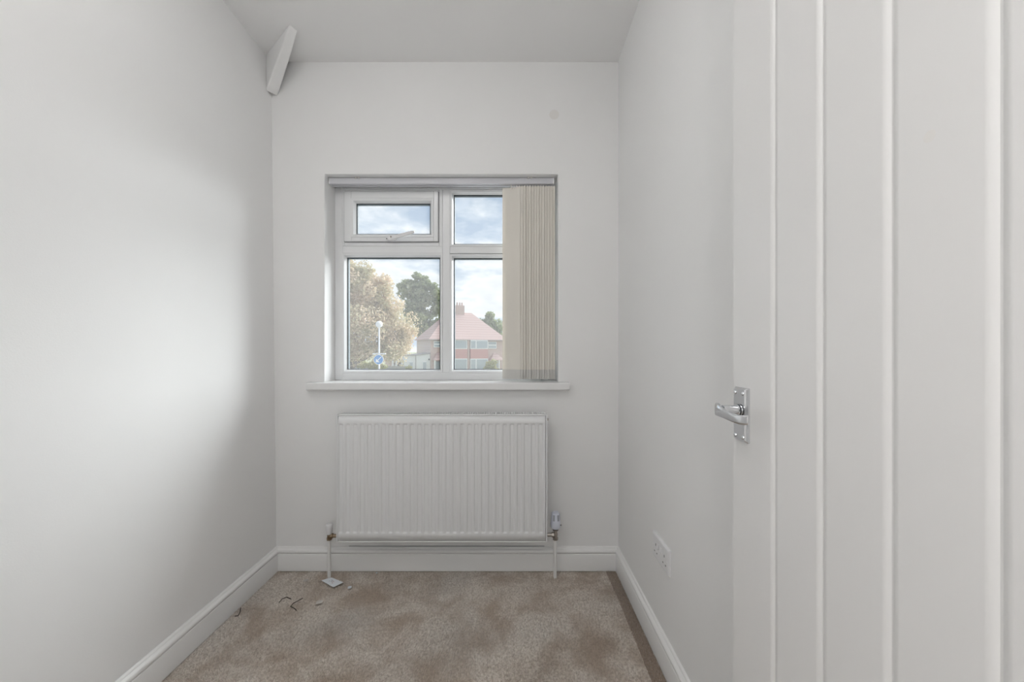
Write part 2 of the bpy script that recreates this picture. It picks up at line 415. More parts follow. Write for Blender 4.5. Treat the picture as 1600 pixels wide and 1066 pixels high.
# window board
sil = MB()
yfr = 1.838
zs = WZ0
pr = [(YF+0.01, zs), (yfr+0.006, zs), (yfr+0.0015, zs-0.002), (yfr, zs-0.006), (yfr, zs-0.031), (yfr+0.003, zs-0.036), (yfr+0.02, zs-0.036), (YB, zs-0.036), (YF+0.01, zs-0.034)]
X0, X1 = (478-CX)*yfr/F, (890-CX)*yfr/F
sil.loft([[(WX0+0.0005, y, z) for y, z in pr], [(WX1-0.0005, y, z) for y, z in pr]])
hr = [(YB-0.0005, zs), (yfr+0.006, zs), (yfr+0.0015, zs-0.002), (yfr, zs-0.006), (yfr, zs-0.031), (yfr+0.003, zs-0.036), (yfr+0.02, zs-0.036), (YB-0.0005, zs-0.036)]
sil.loft([[(X0, y, z) for y, z in hr], [(WX0+0.0005, y, z) for y, z in hr]])
sil.loft([[(WX1-0.0005, y, z) for y, z in hr], [(X1, y, z) for y, z in hr]])
sil.build('trim_4', 'sill', label='white window board with rounded front edge under the window', **ST)

# ------------------------------------------------------------------ vertical blind
bl = empty('vertical_blind', (0, 0, 0), label='cream vertical blind drawn to the right side of the window', category='blind')
YH0, YH1 = 1.913, 1.951
rz1 = WZ1 - 0.0012; rz0 = CAMZ + (CY-287.3)*YH0/F
rx0 = (513.5-CX)*YH0/F; rx1 = (866-CX)*YH0/F
hp = [(YH0, rz0+.001), (YH0, rz1-.004), (YH0+.003, rz1), (YH1-.003, rz1), (YH1, rz1-.004), (YH1, rz0), (YH1-.014, rz0), (YH1-.014, rz0+.004), (YH0+.014, rz0+.004), (YH0+.014, rz0)]
hrl = MB().loft([[(rx0+.004, y, z) for y, z in hp], [(rx1-.004, y, z) for y, z in hp]]).build('headrail', 'rail', bl)
for a, c in ((rx0, rx0+.005), (rx1-.005, rx1)):
    MB().box(a, c, YH0-.0015, YH1+.0015, rz0-.001, rz1+.001).build('end_cap', 'plast', bl, bevel=.002)
for px in (558.5, 828):
    bx = (px-CX)*YH0/F
    br = empty('bracket', (bx, YH0, rz1)); br.parent = bl
    MB().box(-.013, .013, -.0035, .040, .0, .0012).build('clip', 'clear', br, bevel=.001)
    for sx in (-.008, .008):
        MB().lathe([(.004, 0), (.0045, -.003), (.002, -.006)], (sx, -.001, -.004), 10, 'y').build('clip_tab', 'clear', br)
NS = 14
YC = YH0 + 0.019
HW = 0.0465
TH = R(17)
sz1 = CAMZ + (CY-292.5)*YC/F; sz0 = CAMZ + (CY-592.3)*YC/F
hemz = CAMZ + (CY-577.5)*YC/F
def slatmesh(z0, z1, th, name, m, wob=0.0, k=1.0):
    ra = []
    N = 10
    for i in range(N+1):
        t = -1 + 2*i/N
        ra.append((t*HW*k, 0.005*(t*t-1)*-1 - th/2 + wob*math.sin(t*7)))
    prof = ra + [(x, y+th) for x, y in ra[::-1]]
    mb = MB().loft([[(x, y, z0) for x, y in prof], [(x, y, z1) for x, y in prof]])
    o = mb.build(name, m, None, smooth=True)
    me = o.data; bpy.data.objects.remove(o); return me
sm = slatmesh(hemz-0.002, sz1, 0.0011, 'slat', 'slat')
hms = [slatmesh(sz0, hemz, 0.0026, 'hem_weight', 'hem', wv, 1.004) for wv in (0.0, 0.0012, -0.0012)]
cm = MB().box(-.0035, .0035, -.004, .004, sz1-.006, rz0+.002).build('carrier', 'clear'); cme = cm.data; bpy.data.objects.remove(cm)
for k in range(NS):
    px = 799.0 + k*(853.0-799.0)/(NS-1)
    x = (px-CX)*YC/F
    o = link('slat', sm, bl); o.location = (x, YC, 0)
    o.rotation_euler = (0, 0, -TH + (R(2) if k == 0 else random.uniform(-R(3), R(3))))
    link('hem_weight', hms[0] if k == 0 else hms[k % 3], o)
    q = link('carrier', cme, bl); q.location = (x, YC, 0)

# ------------------------------------------------------------------ radiator
YRF = 1.775                                    # front face
rxx = lambda px: (px-CX)*YRF/F
rzz = lambda py: CAMZ + (CY-py)*YRF/F
RX0, RX1, RZ0, RZ1 = rxx(525), rxx(855.3), rzz(848), rzz(648)
rad = empty('radiator', (0, 0, 0), label='white panel radiator with vertical flutes below the window', category='radiator')
# pressed front panel
fp = MB()
nfl = 29
u0, u1 = rxx(532.2), rxx(844.8)
pit = (u1-u0)/(nfl-1)
xs = [RX0+.009, RX0+.011]
prof = [(-.36, 0), (-.28, .35), (-.20, .85), (-.10, 1), (.10, 1), (.20, .85), (.28, .35), (.36, 0)]
xd = [0, 0]
for k in range(nfl):
    for a, d in prof:
        xs.append(u0 + pit*(k+a)); xd.append(d)
xs += [RX1-.011, RX1-.009]; xd += [0, 0]
za, zb2 = rzz(833.5), rzz(662.5)
zrow = [(RZ0+.007, 0), (za-.004, 0), (za, .1), (za+.004, .75), (za+.008, 1), ((za+zb2)/2, 1), (zb2-.008, 1), (zb2-.004, .75), (zb2, .1), (zb2+.004, 0), (RZ1-.006, 0)]
vs = [(x, YRF + 0.0060*d*e3, z) for z, e3 in zrow for x, d in zip(xs, xd)]
n = len(xs)
fs = [(r*n+c, r*n+c+1, (r+1)*n+c+1, (r+1)*n+c) for r in range(len(zrow)-1) for c in range(n-1)]
fp.add(vs, fs)
fo = fp.build('front_panel', 'rad', rad, smooth=True)
sol = fo.modifiers.new('thickness', 'SOLIDIFY'); sol.thickness = 0.0015; sol.offset = -1 if False else 1
# rolled rim, side cheeks
def rim(a, nm): MB().box(*a).build(nm, 'rad', rad, bevel=.0025)
rim((RX0, RX0+.0075, YRF-.001, YRF+.062, RZ0+.001, RZ1), 'side_panel')
rim((RX1-.0075, RX1, YRF-.001, YRF+.062, RZ0+.001, RZ1), 'side_panel')
rim((RX0+.008, RX1-.008, YRF-.0015, YRF+.006, RZ1-.0055, RZ1-.0005), 'top_rim')
rim((RX0+.008, RX1-.008, YRF-.0015, YRF+.006, RZ0, RZ0+.006), 'bottom_rim')
g = MB()                                       # top grille
gz = RZ1 + 0.0015
g.box(RX0+.012, RX1-.012, YRF+.006, YRF+.010, gz-.006, gz); g.box(RX0+.012, RX1-.012, YRF+.052, YRF+.058, gz-.006, gz+.001)
nb = 88
for k in range(nb+1):
    x = RX0+.012 + (RX1-RX0-.024)*k/nb
    g.box(x-.0028, x+.0028, YRF+.010, YRF+.052, gz-.004, gz)
g.build('top_grille', 'rad', rad)
bpn = MB().box(RX0+.012, RX1-.012, YRF+.005, YRF+.012, RZ0+.008, RZ1-.010).build('water_panel', 'rad', rad)
g = MB(); zz = []
for k in range(60):                            # convector fins behind the panel
    x = RX0+.03 + (RX1-RX0-.06)*k/59
    g.box(x-.0008, x+.0008, YRF+.013, YRF+.050, RZ0+.05, RZ1-.03)
g.build('convector_fins', 'fin', rad)
for x in (RX0+.15, RX1-.15):
    MB().box(x-.02, x+.02, YRF+.050, YB-.001, RZ0+.08, RZ1-.06).build('wall_bracket', 'rad', rad)
MB().lathe([(.006, 0), (.006, .006), (.003, .008)], (RX1, YRF+.03, rzz(657.5)), 12, 'x').build('bleed_valve', 'oldchrome', rad)

YV = 1.815
vx = lambda px: (px-CX)*YV/F
vz = lambda py: CAMZ + (CY-py)*YV/F
def pipe(px, ptop):
    x = vx(px)
    MB().lathe([(.0078, 0), (.0078, vz(ptop)+.008)], (x, YV, -.008), 20).build('pipe', 'pipe', rad, smooth=True)
pipe(514.2, 842); pipe(867.3, 842)
# lockshield valve, left
x = vx(514.5); zt2 = vz(838.5)
v = MB()
v.lathe([(.0095, -.016), (.0125, -.0155), (.0125, -.006), (.009, -.005), (.0105, -.001), (.0105, .010), (.008, .014), (.008, .022)], (x, YV, zt2), 6)
vb = v.build('lockshield_valve', 'brass', rad, smooth=True)
MB().lathe([(.0065, 0), (.0065, .006), (.0115, .0065), (.0115, .017), (.008, .0175), (.008, RX0-x)], (x, YV, zt2+.003), 6, 'x').build('union_nut', 'brass', vb, smooth=True)
MB().lathe([(.0115, .012), (.0135, .020), (.0150, .042), (.0155, .044), (.0155, .055), (.013, .058), (.002, .059)], (x, YV, zt2), 24).build('valve_cap', 'plast', vb, smooth=True)
# thermostatic valve, right
x = vx(868.0); zt2 = vz(836.5)
v = MB()
v.lathe([(.010, -.022), (.0125, -.0215), (.0125, -.010), (.009, -.009), (.0105, -.004), (.0105, .008), (.0085, .012), (.0085, .020), (.0125, .021), (.0125, .028), (.010, .029)], (x, YV, zt2), 6)
tv = v.build('thermostatic_valve', 'oldchrome', rad, smooth=True)
MB().lathe([(.0065, 0), (.0065, -.007), (.0120, -.0075), (.0120, -.018), (.008, -.0185), (.008, RX1-x)], (x, YV, zt2+.002), 6, 'x').build('union_nut', 'oldchrome', tv, smooth=True)
MB().lathe([(.0130, .0285), (.0150, .0290), (.0150, .0335), (.0130, .034)], (x, YV, zt2), 20).build('black_collar', 'black', tv)
hd = MB().lathe([(.0190, .034), (.0225, .038), (.0235, .056), (.0215, .072), (.0195, .090), (.0185, .105), (.0165, .1085), (.002, .109)], (x, YV, zt2), 28).build('valve_head', 'trv', tv, smooth=True)
for k in range(6):
    a = R(-90 + 22 + k*60) if k else R(-90+32)
    a = R(-58 + 60*k)
    c, s2 = math.cos(a), math.sin(a)
    r0, r1 = .0170, .0212
    q = MB()
    t = .0045
    P = lambda r, w, z: (x + r*c - w*s2, YV + r*s2 + w*c, zt2+z)
    q.add([P(r0, -t, .074), P(r0, t, .074), P(r1+.0008, t, .074), P(r1+.0008, -t, .074), P(r0, -t, .101), P(r0, t, .101), P(r1-.0012, t, .101), P(r1-.0012, -t, .101)],
          [(0, 3, 2, 1), (4, 5, 6, 7), (0, 1, 5, 4), (1, 2, 6, 5), (2, 3, 7, 6), (3, 0, 4, 7)])
    if k in (0, 1, 3, 5): q.build('grip_slot', 'trv2', tv)
MB().box(x+.0215, x+.0265, YV-.012, YV-.009, zt2+.051, zt2+.0535).build('index_mark', 'black', tv)

# ------------------------------------------------------------------ door
XD = 0.42                                      # face of the open door
DY1, DY0 = 0.7326, -0.0294
DTH = 0.034
door = empty('door_1', (XD, DY0, 0), **ST)
def dpart(mb, name, m, parent=door, **k):
    o = mb.build(name, m, parent, **k)
    return o
D0 = Vector((XD, DY0, 0))
def dbox(x0, x1, y0, y1, z0, z1):
    return MB().box(x0-D0.x, x1-D0.x, y0-D0.y, y1-D0.y, z0, z1)
dbox(XD+.0030, XD+DTH, DY0, DY1, .012, 1.993).build('core', 'door', door)
gr = [0.6176 - 0.0952*k for k in range(7)]
edges = [DY1] + gr + [DY0]
for k in range(8):
    y1 = edges[k] - (0 if k == 0 else .0042); y0 = edges[k+1] + (0 if k == 7 else .0042)
    mb = MB()
    c = .0036                                  # rounded arrises towards the groove
    pts = [(XD+.0031, y0-c*.9), (XD+.0021, y0-c*.45), (XD+.0007, y0+c*.3), (XD, y0+c*1.3), (XD, y0+c*1.3+.0012), (XD, y1-c*1.3-.0012), (XD, y1-c*1.3), (XD+.0007, y1-c*.3), (XD+.0021, y1+c*.45), (XD+.0031, y1+c*.9)]
    if k == 0: pts = pts[:5] + [(XD, DY1-.0035), (XD, DY1-.002), (XD+.002, DY1), (XD+.0031, DY1)]
    if k == 7: pts = [(XD+.0031, DY0), (XD, DY0)] + pts[5:]
    mb.loft([[(x-D0.x, y-D0.y, .012) for x, y in pts], [(x-D0.x, y-D0.y, 1.993) for x, y in pts]])
    mb.build('board', 'door', door, smooth=True)
for z in (.20, 1.0, 1.78):
    MB().lathe([(.006, z-.05), (.006, z+.05)], (-.003, -.004, 0), 12).build('hinge', 'chrome', door)
MB().lathe([(.007, 0), (.005, -.0002)], (0.0001, .387-DY0, CAMZ+(CY-213)*.387/F), 20, 'x').build('filler_spot', 'patch', door)
# lever handle on its back plate
PXT = 0.0075                                   # plate thickness
pyA, pyB = .7205, .6795                        # far and near edge of the plate
xf = XD - PXT
pzT = CAMZ + (CY-605)*.706/F; pzB = CAMZ + (CY-690)*.700/F
pm = MB()
def rr(x, ins):
    c = .0015
    return [(x-D0.x, y-D0.y, z) for y, z in ((pyB+ins, pzB+ins+c), (pyB+ins+c, pzB+ins), (pyA-ins-c, pzB+ins), (pyA-ins, pzB+ins+c), (pyA-ins, pzT-ins-c), (pyA-ins-c, pzT-ins), (pyB+ins+c, pzT-ins), (pyB+ins, pzT-ins-c))]
pm.loft([rr(XD, 0), rr(XD-.003, 0), rr(XD-.0055, .0025), rr(xf, .004)])
plate = pm.build('handle_plate', 'chrome', door)
for y in (pyB+.0095, pyA-.0085):
    for z in (pzB+.010, pzT-.010):
        MB().lathe([(.0038, 0), (.0036, -.0012), (.0015, -.0022), (.0003, -.0023)], (xf-D0.x, y-D0.y, z), 12, 'x').build('screw', 'chrome', plate)
hzc = CAMZ + (CY-641)*.70/F
hy = (pyA+pyB)/2
MB().lathe([(.0105, 0), (.0105, -.004), (.0088, -.005), (.0088, -.030)], (xf-D0.x, hy-D0.y, hzc), 24, 'x').build('spindle_boss', 'chrome', plate, smooth=True)
MB().lathe([(.0109, -.0015), (.0109, -.0035)], (xf-D0.x, hy-D0.y, hzc), 24, 'x').build('spindle_ring', 'black', plate)
# scroll lever: a curved blade that runs back along the door from the spindle and curls at the tip
path = [  # (out from plate, towards camera, height, half height, half thickness)
    (.030, +.012, .0010, .0105, .0030), (.036, +.009, .0010, .0110, .0034), (.0400, +.001, .0008, .0110, .0034), (.0410, -.010, .000, .0100, .0030),
    (.0395, -.022, -.0020, .0090, .0027), (.0370, -.034, -.0045, .0083, .0026), (.0345, -.046, -.0065, .0080, .0026), (.0320, -.056, -.0072, .0080, .0027), (.0285, -.063, -.0068, .0080, .0027), (.0245, -.066, -.0060, .0080, .0026), (.0215, -.065, -.0055, .0076, .0022)]
lv = MB(); rings = []
for i, (o, t, z, hh, ht) in enumerate(path):
    a = Vector(path[max(i-1, 0)][:2]); c = Vector(path[min(i+1, len(path)-1)][:2]); d = (c-a).normalized()
    nrm = Vector((-d.y, d.x))                  # in the (out, along) plane
    ring = []
    for q in range(16):
        an = 2*math.pi*q/16
        cs, sn = math.cos(an), math.sin(an)
        cs = math.copysign(abs(cs)**.7, cs); sn = math.copysign(abs(sn)**.7, sn)
        oo = o + nrm.x*ht*cs; tt = t + nrm.y*ht*cs
        ring.append((xf-oo-D0.x, hy+tt-D0.y, hzc + z + hh*sn))
    rings.append(ring)
lv.loft(rings).build('lever', 'chrome', plate, smooth=True)
# latch plate in the door edge
dbox(XD+.006, XD+.028, DY1, DY1+.0008, .93, .99).build('latch_plate', 'chrome', door)

# ------------------------------------------------------------------ double socket on the right wall
sk = empty('double_socket', (XR, 1.324, .377), label='white double plug socket low on the right wall', category='socket')
ya, yb, za, zb3 = -.073, .073, -.043, .043
def sr(x, i): return [(x, y, z) for y, z in ((ya+i, za+i), (yb-i, za+i), (yb-i, zb3-i), (ya+i, zb3-i))]
MB().loft([sr(0, 0), sr(-.005, 0), sr(-.0085, .003), sr(-.0095, .006)]).build('face_plate', 'plast', sk)
for s1 in (-1, 1):
    cyk = s1*.038
    MB().prism([(-.0095, s1*.012-.0052, .003), (-.0150, s1*.012-.0052, .006), (-.0115, s1*.012-.0052, .022), (-.0095, s1*.012-.0052, .022)], (0, .0104, 0)).build('rocker_switch', 'plast', sk, bevel=.001)
    MB().box(-.0097, -.0094, cyk-.002, cyk+.002, .004, .012).build('earth_slot', 'black', sk)
    for s3 in (-1, 1):
        MB().box(-.0097, -.0094, cyk+s3*.011-.0032, cyk+s3*.011+.0032, -.0200, -.0162).build('pin_slot', 'black', sk)
for s1 in (-1, 1):
    MB().lathe([(.0032, 0), (.0030, -.0008), (.0005, -.001)], (-.0095, s1*.0603, 0), 12, 'x').build('screw_cap', 'plast', sk)

# faint filled patch high on the window wall
MB().lathe([(.024, 0), (.018, -.0002)], ((866-CX)*YB/F, YB, CAMZ+(CY-179)*YB/F), 24, 'y').build('trim_5', 'patch', **ST)

# ------------------------------------------------------------------ litter on the carpet
gp = lambda px, py, z=.010: ((px-CX)*(CAMZ-z)/(py-CY), (CAMZ-z)*F/(py-CY), z)
def quad_sheet(name, pts, th, m, label, cat, **kw):
    c = Vector((0, 0, 0))
    for q in pts: c += Vector(q)/len(pts)
    o = empty(name, c, label=label, category=cat, **kw) if False else None
    mb = MB(); mb.prism([tuple(Vector(q)-c) for q in pts], (0, 0, th))
    o = mb.build(name, m, None, label=label, category=cat, **kw); o.location = c
    return o
cardp = [gp(501.8, 907.4, .009), gp(521, 918.1, .009), gp(536.7, 910.3, .010), gp(517.6, 902.7, .010)]
card = quad_sheet('paper_card', cardp, .0008, 'paper', 'small white printed card lying on the carpet near the left radiator pipe', 'card')
cc = card.location.copy()
ex = (Vector(cardp[1])-Vector(cardp[0])).normalized(); ey = Vector((0, 0, 1)).cross(ex)
for (a, b2, lw2, hh, m) in ((-.010, .006, .012, .0025, 'print'), (.003, .004, .010, .002, 'printr'), (-.002, -.001, .016, .002, 'print'), (.010, -.006, .009, .0018, 'printr'), (-.016, -.004, .007, .0018, 'print')):
    c0 = ex*a + ey*b2 + Vector((0, 0, .0010))
    q = MB().prism([tuple(c0-ex*lw2/2-ey*hh/2), tuple(c0+ex*lw2/2-ey*hh/2), tuple(c0+ex*lw2/2+ey*hh/2), tuple(c0-ex*lw2/2+ey*hh/2)], (0, 0, .0002)).build('printed_line', m, card)
def scrap(px, py, w_, h_, rot, m, label):
    c = Vector(gp(px, py, .010)); pts = []
    for i, (a, d) in enumerate(((-1, -.8), (.2, -1), (1, -.7), (.9, .8), (-.2, 1), (-1, .7))):
        x = a*w_/2; y = d*h_/2
        pts.append((c.x + x*math.cos(rot)-y*math.sin(rot), c.y + x*math.sin(rot)+y*math.cos(rot), c.z))
    quad_sheet('paper_scrap', pts, .0008, m, label, 'paper scrap')
scrap(478.0, 907.0, .019, .019, .5, 'scrap', 'tiny pale paper scrap on the carpet left of the printed card')
scrap(546.5, 918.0, .016, .019, .1, 'paper', 'tiny white paper scrap just right of the printed card')
scrap(499.3, 941.0, .026, .024, .3, 'scrap', 'greyish paper scrap on the carpet in front of the printed card')
scrap(588.5, 895.5, .008, .010, .2, 'paper', 'white speck of paper on the carpet under the radiator')
def thread(pxs, label):
    pts = [gp(a, c, .010 + .003*math.sin(i*1.7)) for i, (a, c) in enumerate(pxs)]
    fine = []
    for i in range(len(pts)-1):
        for t in (0, .33, .66):
            fine.append(Vector(pts[i]).lerp(Vector(pts[i+1]), t))
    fine.append(Vector(pts[-1]))
    c = fine[0].copy()
    o = MB().tube([p2-c for p2 in fine], .0017, 5).build('carpet_thread', 'thread', None, label=label, category='thread'); o.location = c
thread([(436, 942), (441, 936), (448, 933.5), (455, 936.5)], 'dark arched thread on the carpet by the left skirting')
thread([(473, 935), (466, 939), (458, 943), (454, 948), (460, 951), (463, 954)], 'dark zigzag thread on the carpet in front of the printed card')
thread([(367, 963), (372, 962.5), (375, 957), (376, 950)], 'dark curled thread sticking up beside the left skirting')

# ------------------------------------------------------------------ added ceiling lamp, unseen above the frame, fills the room with light
LX, LY, LZ = -0.60, 0.45, 2.455
lp = empty('ceiling_fill_lamp', (LX, LY, LZ), label='flat white glass saucer fill lamp added under the ceiling near the left wall', category='lamp')
lampm = bpy.data.materials.new('fill_saucer_glow'); lampm.use_nodes = True
t = lampm.node_tree; bs = t.nodes['Principled BSDF']; bs.inputs['Base Color'].default_value = (.9, .9, .88, 1)
bs.inputs['Emission Color'].default_value = (1.0, 0.985, 0.97, 1); bs.inputs['Emission Strength'].default_value = CEILING_FILL
ng = 20
MB().lathe([(max(.002, .20*math.sin(math.pi*k/ng)), -.06*math.cos(math.pi*k/ng)) for k in range(ng+1)], (0, 0, 0), 40).build('saucer', lampm, lp, smooth=True)
MB().lathe([(.03, .05), (.03, .075), (.05, .08), (.05, zc(LY)-LZ)], (0, 0, 0), 24).build('ceiling_rose', 'plast', lp, smooth=True)

# added fill lamp on the landing, unseen behind the camera
PX, PY, PZ = 0.03, -0.48, 1.34
pl = empty('landing_fill_lamp', (PX, PY, -0.006), label='white globe fill lamp added on the landing behind the doorway', category='lamp')
lampn = bpy.data.materials.new('fill_globe_glow'); lampn.use_nodes = True
bs = lampn.node_tree.nodes['Principled BSDF']; bs.inputs['Base Color'].default_value = (.9, .9, .88, 1)
bs.inputs['Emission Color'].default_value = (1.0, 0.985, 0.97, 1); bs.inputs['Emission Strength'].default_value = LANDING_FILL
MB().lathe([(max(.002, .12*math.sin(math.pi*k/ng)), PZ-.12*math.cos(math.pi*k/ng)) for k in range(ng+1)], (0, 0, 0), 32).build('globe', lampn, pl, smooth=True)
MB().lathe([(.012, .02), (.012, PZ-.15), (.035, PZ-.13), (.035, PZ-.11)], (0, 0, 0), 16).build('pole', 'plast', pl, smooth=True)
MB().lathe([(.13, 0), (.13, .012), (.12, .02), (.012, .024)], (0, 0, 0), 32).build('base', 'plast', pl, smooth=True)

# ------------------------------------------------------------------ outside
GZ = -2.75
ep = lambda px, py, D: Vector(((px-CX)*D/F, D, CAMZ + (CY-py)*D/F))
M['road'] = mat('asphalt', (0.30, 0.30, 0.30), 0.9, bump=(30, .2, .01))
M['grass'] = mat('grass', (0.25, 0.26, 0.18), 0.9, bump=(20, .3, .02), var=(.6, (.30, .30, .15), .35, .65, (1, 1, 1)))
def brick(name, c1, c2, mortar):
    m = mat(name, c1, .9); t = m.node_tree; b = t.nodes['Principled BSDF']
    br = t.nodes.new('ShaderNodeTexBrick'); br.inputs['Color1'].default_value = (*c1, 1); br.inputs['Color2'].default_value = (*c2, 1); br.inputs['Mortar'].default_value = (*mortar, 1)
    br.inputs['Scale'].default_value = 4.4; br.inputs['Mortar Size'].default_value = .012
    tcn = t.nodes.new('ShaderNodeTexCoord'); mpn = t.nodes.new('ShaderNodeMapping'); mpn.inputs['Rotation'].default_value = (R(90), 0, 0)
    t.links.new(tcn.outputs['Object'], mpn.inputs['Vector']); t.links.new(mpn.outputs['Vector'], br.inputs['Vector']); t.links.new(br.outputs['Color'], b.inputs['Base Color'])
    return m
M['brick'] = brick('red_brick', (.58, .40, .35), (.63, .45, .40), (.62, .56, .52))
def tile(name, c1, c2, sc=3.2):
    m = mat(name, c1, .8); t = m.node_tree; b = t.nodes['Principled BSDF']
    wv = t.nodes.new('ShaderNodeTexWave'); wv.bands_direction = 'Z'; wv.wave_profile = 'SAW'; wv.inputs['Scale'].default_value = sc; wv.inputs['Distortion'].default_value = .15
    tcn = t.nodes.new('ShaderNodeTexCoord'); mx = t.nodes.new('ShaderNodeMix'); mx.data_type = 'RGBA'; mx.inputs[6].default_value = (*c1, 1); mx.inputs[7].default_value = (*c2, 1)
    t.links.new(tcn.outputs['Object'], wv.inputs['Vector']); t.links.new(wv.outputs['Color'], mx.inputs[0]); t.links.new(mx.outputs[2], b.inputs['Base Color'])
    return m
M['tile'] = tile('red_roof_tile', (.56, .39, .35), (.46, .31, .28), .9)
M['hung'] = tile('red_hung_tile', (.64, .33, .30), (.57, .28, .26), 1.4)
M['slate'] = mat('grey_roof_slate', (.36, .33, .32), .8, bump=(8, .2, .02))
M['render'] = mat('white_render', (.82, .82, .80), .9, bump=(30, .1, .01))
M['wframe'] = mat('white_house_frame', (.85, .85, .85), .4, bump=(30, .02, .01))
M['wpane'] = mat('house_window_pane', (.42, .46, .49), .12, bump=(3, .02, .01))
M['stone'] = mat('grey_fence', (.42, .40, .38), .9, bump=(30, .1, .01))
M['bark'] = mat('bark', (.20, .16, .13), .9, bump=(14, .5, .03))
M['post'] = mat('grey_post_paint', (.72, .72, .72), .4, bump=(30, .02, .01))
M['blue'] = mat('blue_sign', (.06, .27, .60), .45, bump=(30, .02, .01))
M['globe'] = mat('white_globe', (.86, .85, .82), .35, bump=(30, .02, .01))
M['autumn'] = mat('autumn_leaves', (.44, .43, .26), .7, var=(.7, (.70, .53, .39), .38, .60, (1, 1, 1)), trans=(.38, (.68, .56, .38)))
M['green'] = mat('green_leaves', (.26, .29, .18), .7, var=(.5, (.38, .38, .26), .38, .62, (1, 1, 1)), trans=(.3, (.34, .40, .16)))
M['hedge'] = mat('yellow_green_leaves', (.30, .31, .13), .7, var=(1.5, (.44, .38, .20), .38, .62, (1, 1, 1)), trans=(.3, (.45, .45, .18)))

MB().add([(-260, YO+.8, GZ), (260, YO+.8, GZ), (260, 420, GZ), (-260, 420, GZ)], [(0, 1, 2, 3)]).build('ground', 'grass', **ST)
M['bounce'] = mat('pale_bounce_slab', (.52, .51, .49), .9, bump=(12, .2, .01), var=(.8, (.45, .44, .42), .35, .65, (1, 1, 1)))
MB().box(-30, 30, YO+.8, 15.5, GZ, GZ+.03).build('bounce_slab', 'bounce', **ST)  # unseen pale slab added to bounce sunlight up to the ceiling
MB().box(-200, 200, 16, 30, GZ, GZ+.04).build('road', 'road', **ST)

def foliage_mesh(name, blobs, n, size, m, seed, clumps=9, q0=.25, q1=.48):
    r = np.random.default_rng(seed)
    sub = []
    for b3 in blobs:                           # break each bough into clumps
        for _ in range(clumps):
            d = r.normal(0, 1, 3); d /= np.linalg.norm(d); q = r.uniform(q0, q1)
            c3 = np.array(b3[:3]) + d*np.array(b3[3:6])*r.uniform(.35, .85)
            sub.append((*c3, *(np.array(b3[3:6])*q)))
    blobs = sub
    wts = np.array([b3[3]*b3[4]+b3[4]*b3[5] for b3 in blobs]); wts = wts/wts.sum()
    ix = r.choice(len(blobs), n, p=wts); bb = np.array(blobs)[ix]
    d = r.normal(0, 1, (n, 3)); d /= np.linalg.norm(d, axis=1)[:, None]
    rad_ = np.clip(1 - np.abs(r.normal(0, .22, n)), .1, 1.0) * (1 + r.normal(0, .06, n))
    P = bb[:, :3] + d*rad_[:, None]*bb[:, 3:6]
    nr = d + r.normal(0, .6, (n, 3)); nr /= np.linalg.norm(nr, axis=1)[:, None]
    a = np.cross(nr, r.normal(0, 1, (n, 3))); a /= np.linalg.norm(a, axis=1)[:, None]; c = np.cross(nr, a)
    s1 = size*r.uniform(.6, 1.3, n)[:, None]
    V = np.stack([P - a*s1*.7, P + c*s1*.38 + nr*s1*.08, P + a*s1*.7, P - c*s1*.38 + nr*s1*.08], 1).reshape(-1, 3)
    return raw_mesh(name, V, np.arange(4*n).reshape(-1, 4), m)
def tree(name, base, blobs, n, size, m, label, seed, trunk_r=.3, group=None, cl=(9, .25, .48)):
    t = empty(name, base, label=label, category='tree')
    if group: t['group'] = group
    rel = [(b3[0]-base.x, b3[1]-base.y, b3[2]-base.z, *b3[3:]) for b3 in blobs]
    link('foliage', foliage_mesh(name+'_leaves', rel, n, size, m, seed, *cl), t, kind='stuff')
    cz = np.mean([b3[2] for b3 in rel]); r = random.Random(seed)
    MB().tube([(0, 0, 0), (r.uniform(-.2, .2), 0, cz*.35), (r.uniform(-.3, .3), r.uniform(-.2, .2), cz*.7), (0, 0, cz*1.15)], .2, 8, [trunk_r, trunk_r*.8, trunk_r*.6, trunk_r*.25]).build('trunk', 'bark', t, smooth=True)
    for b3 in rel:
        st = Vector((0, 0, cz*r.uniform(.3, .6))); en = Vector(b3[:3])
        MB().tube([st, st.lerp(en, .5) + Vector((0, 0, -.2)), en], .1, 6, [trunk_r*.45, trunk_r*.3, trunk_r*.1]).build('branch', 'bark', t, smooth=True)
    return t
def blob(px, py, D, rx, rz, ry=None):
    c = ep(px, py, D); s1 = D/F
    return (c.x, c.y, c.z, rx*s1, (ry or rx)*s1, rz*s1)
D = 32
bs_ = ep(548, 600, D); bs_.z = GZ
tree('autumn_tree', bs_, [blob(555, 455, D, 42, 45), blob(520, 470, D+1, 55, 50), blob(590, 470, D-1, 34, 40), blob(612, 510, D, 34, 42), blob(560, 510, D-2, 50, 40), blob(596, 545, D-1, 40, 26), blob(540, 548, D-1, 36, 24), blob(628, 538, D+1, 20, 26), blob(500, 520, D, 50, 50), blob(606, 478, D, 26, 30), blob(632, 520, D, 16, 24), blob(545, 425, D, 22, 18), blob(570, 428, D, 20, 16), blob(598, 445, D, 16, 18)],
     38000, .17, 'autumn', 'large autumn tree with tan and green leaves outside at the left', 3, .28, cl=(16, .30, .62))
D = 66
bs_ = ep(656, 600, D); bs_.z = GZ
tree('green_tree', bs_, [blob(640, 455, D, 26, 22), blob(665, 455, D, 24, 22), blob(652, 440, D, 20, 12), blob(680, 475, D, 22, 22), blob(650, 485, D, 30, 22), blob(665, 505, D, 34, 20)],
     9000, .40, 'green', 'tall green tree rising behind the left part of the red-tiled houses', 4, .5)
D = 78
bs_ = ep(760, 600, D); bs_.z = GZ
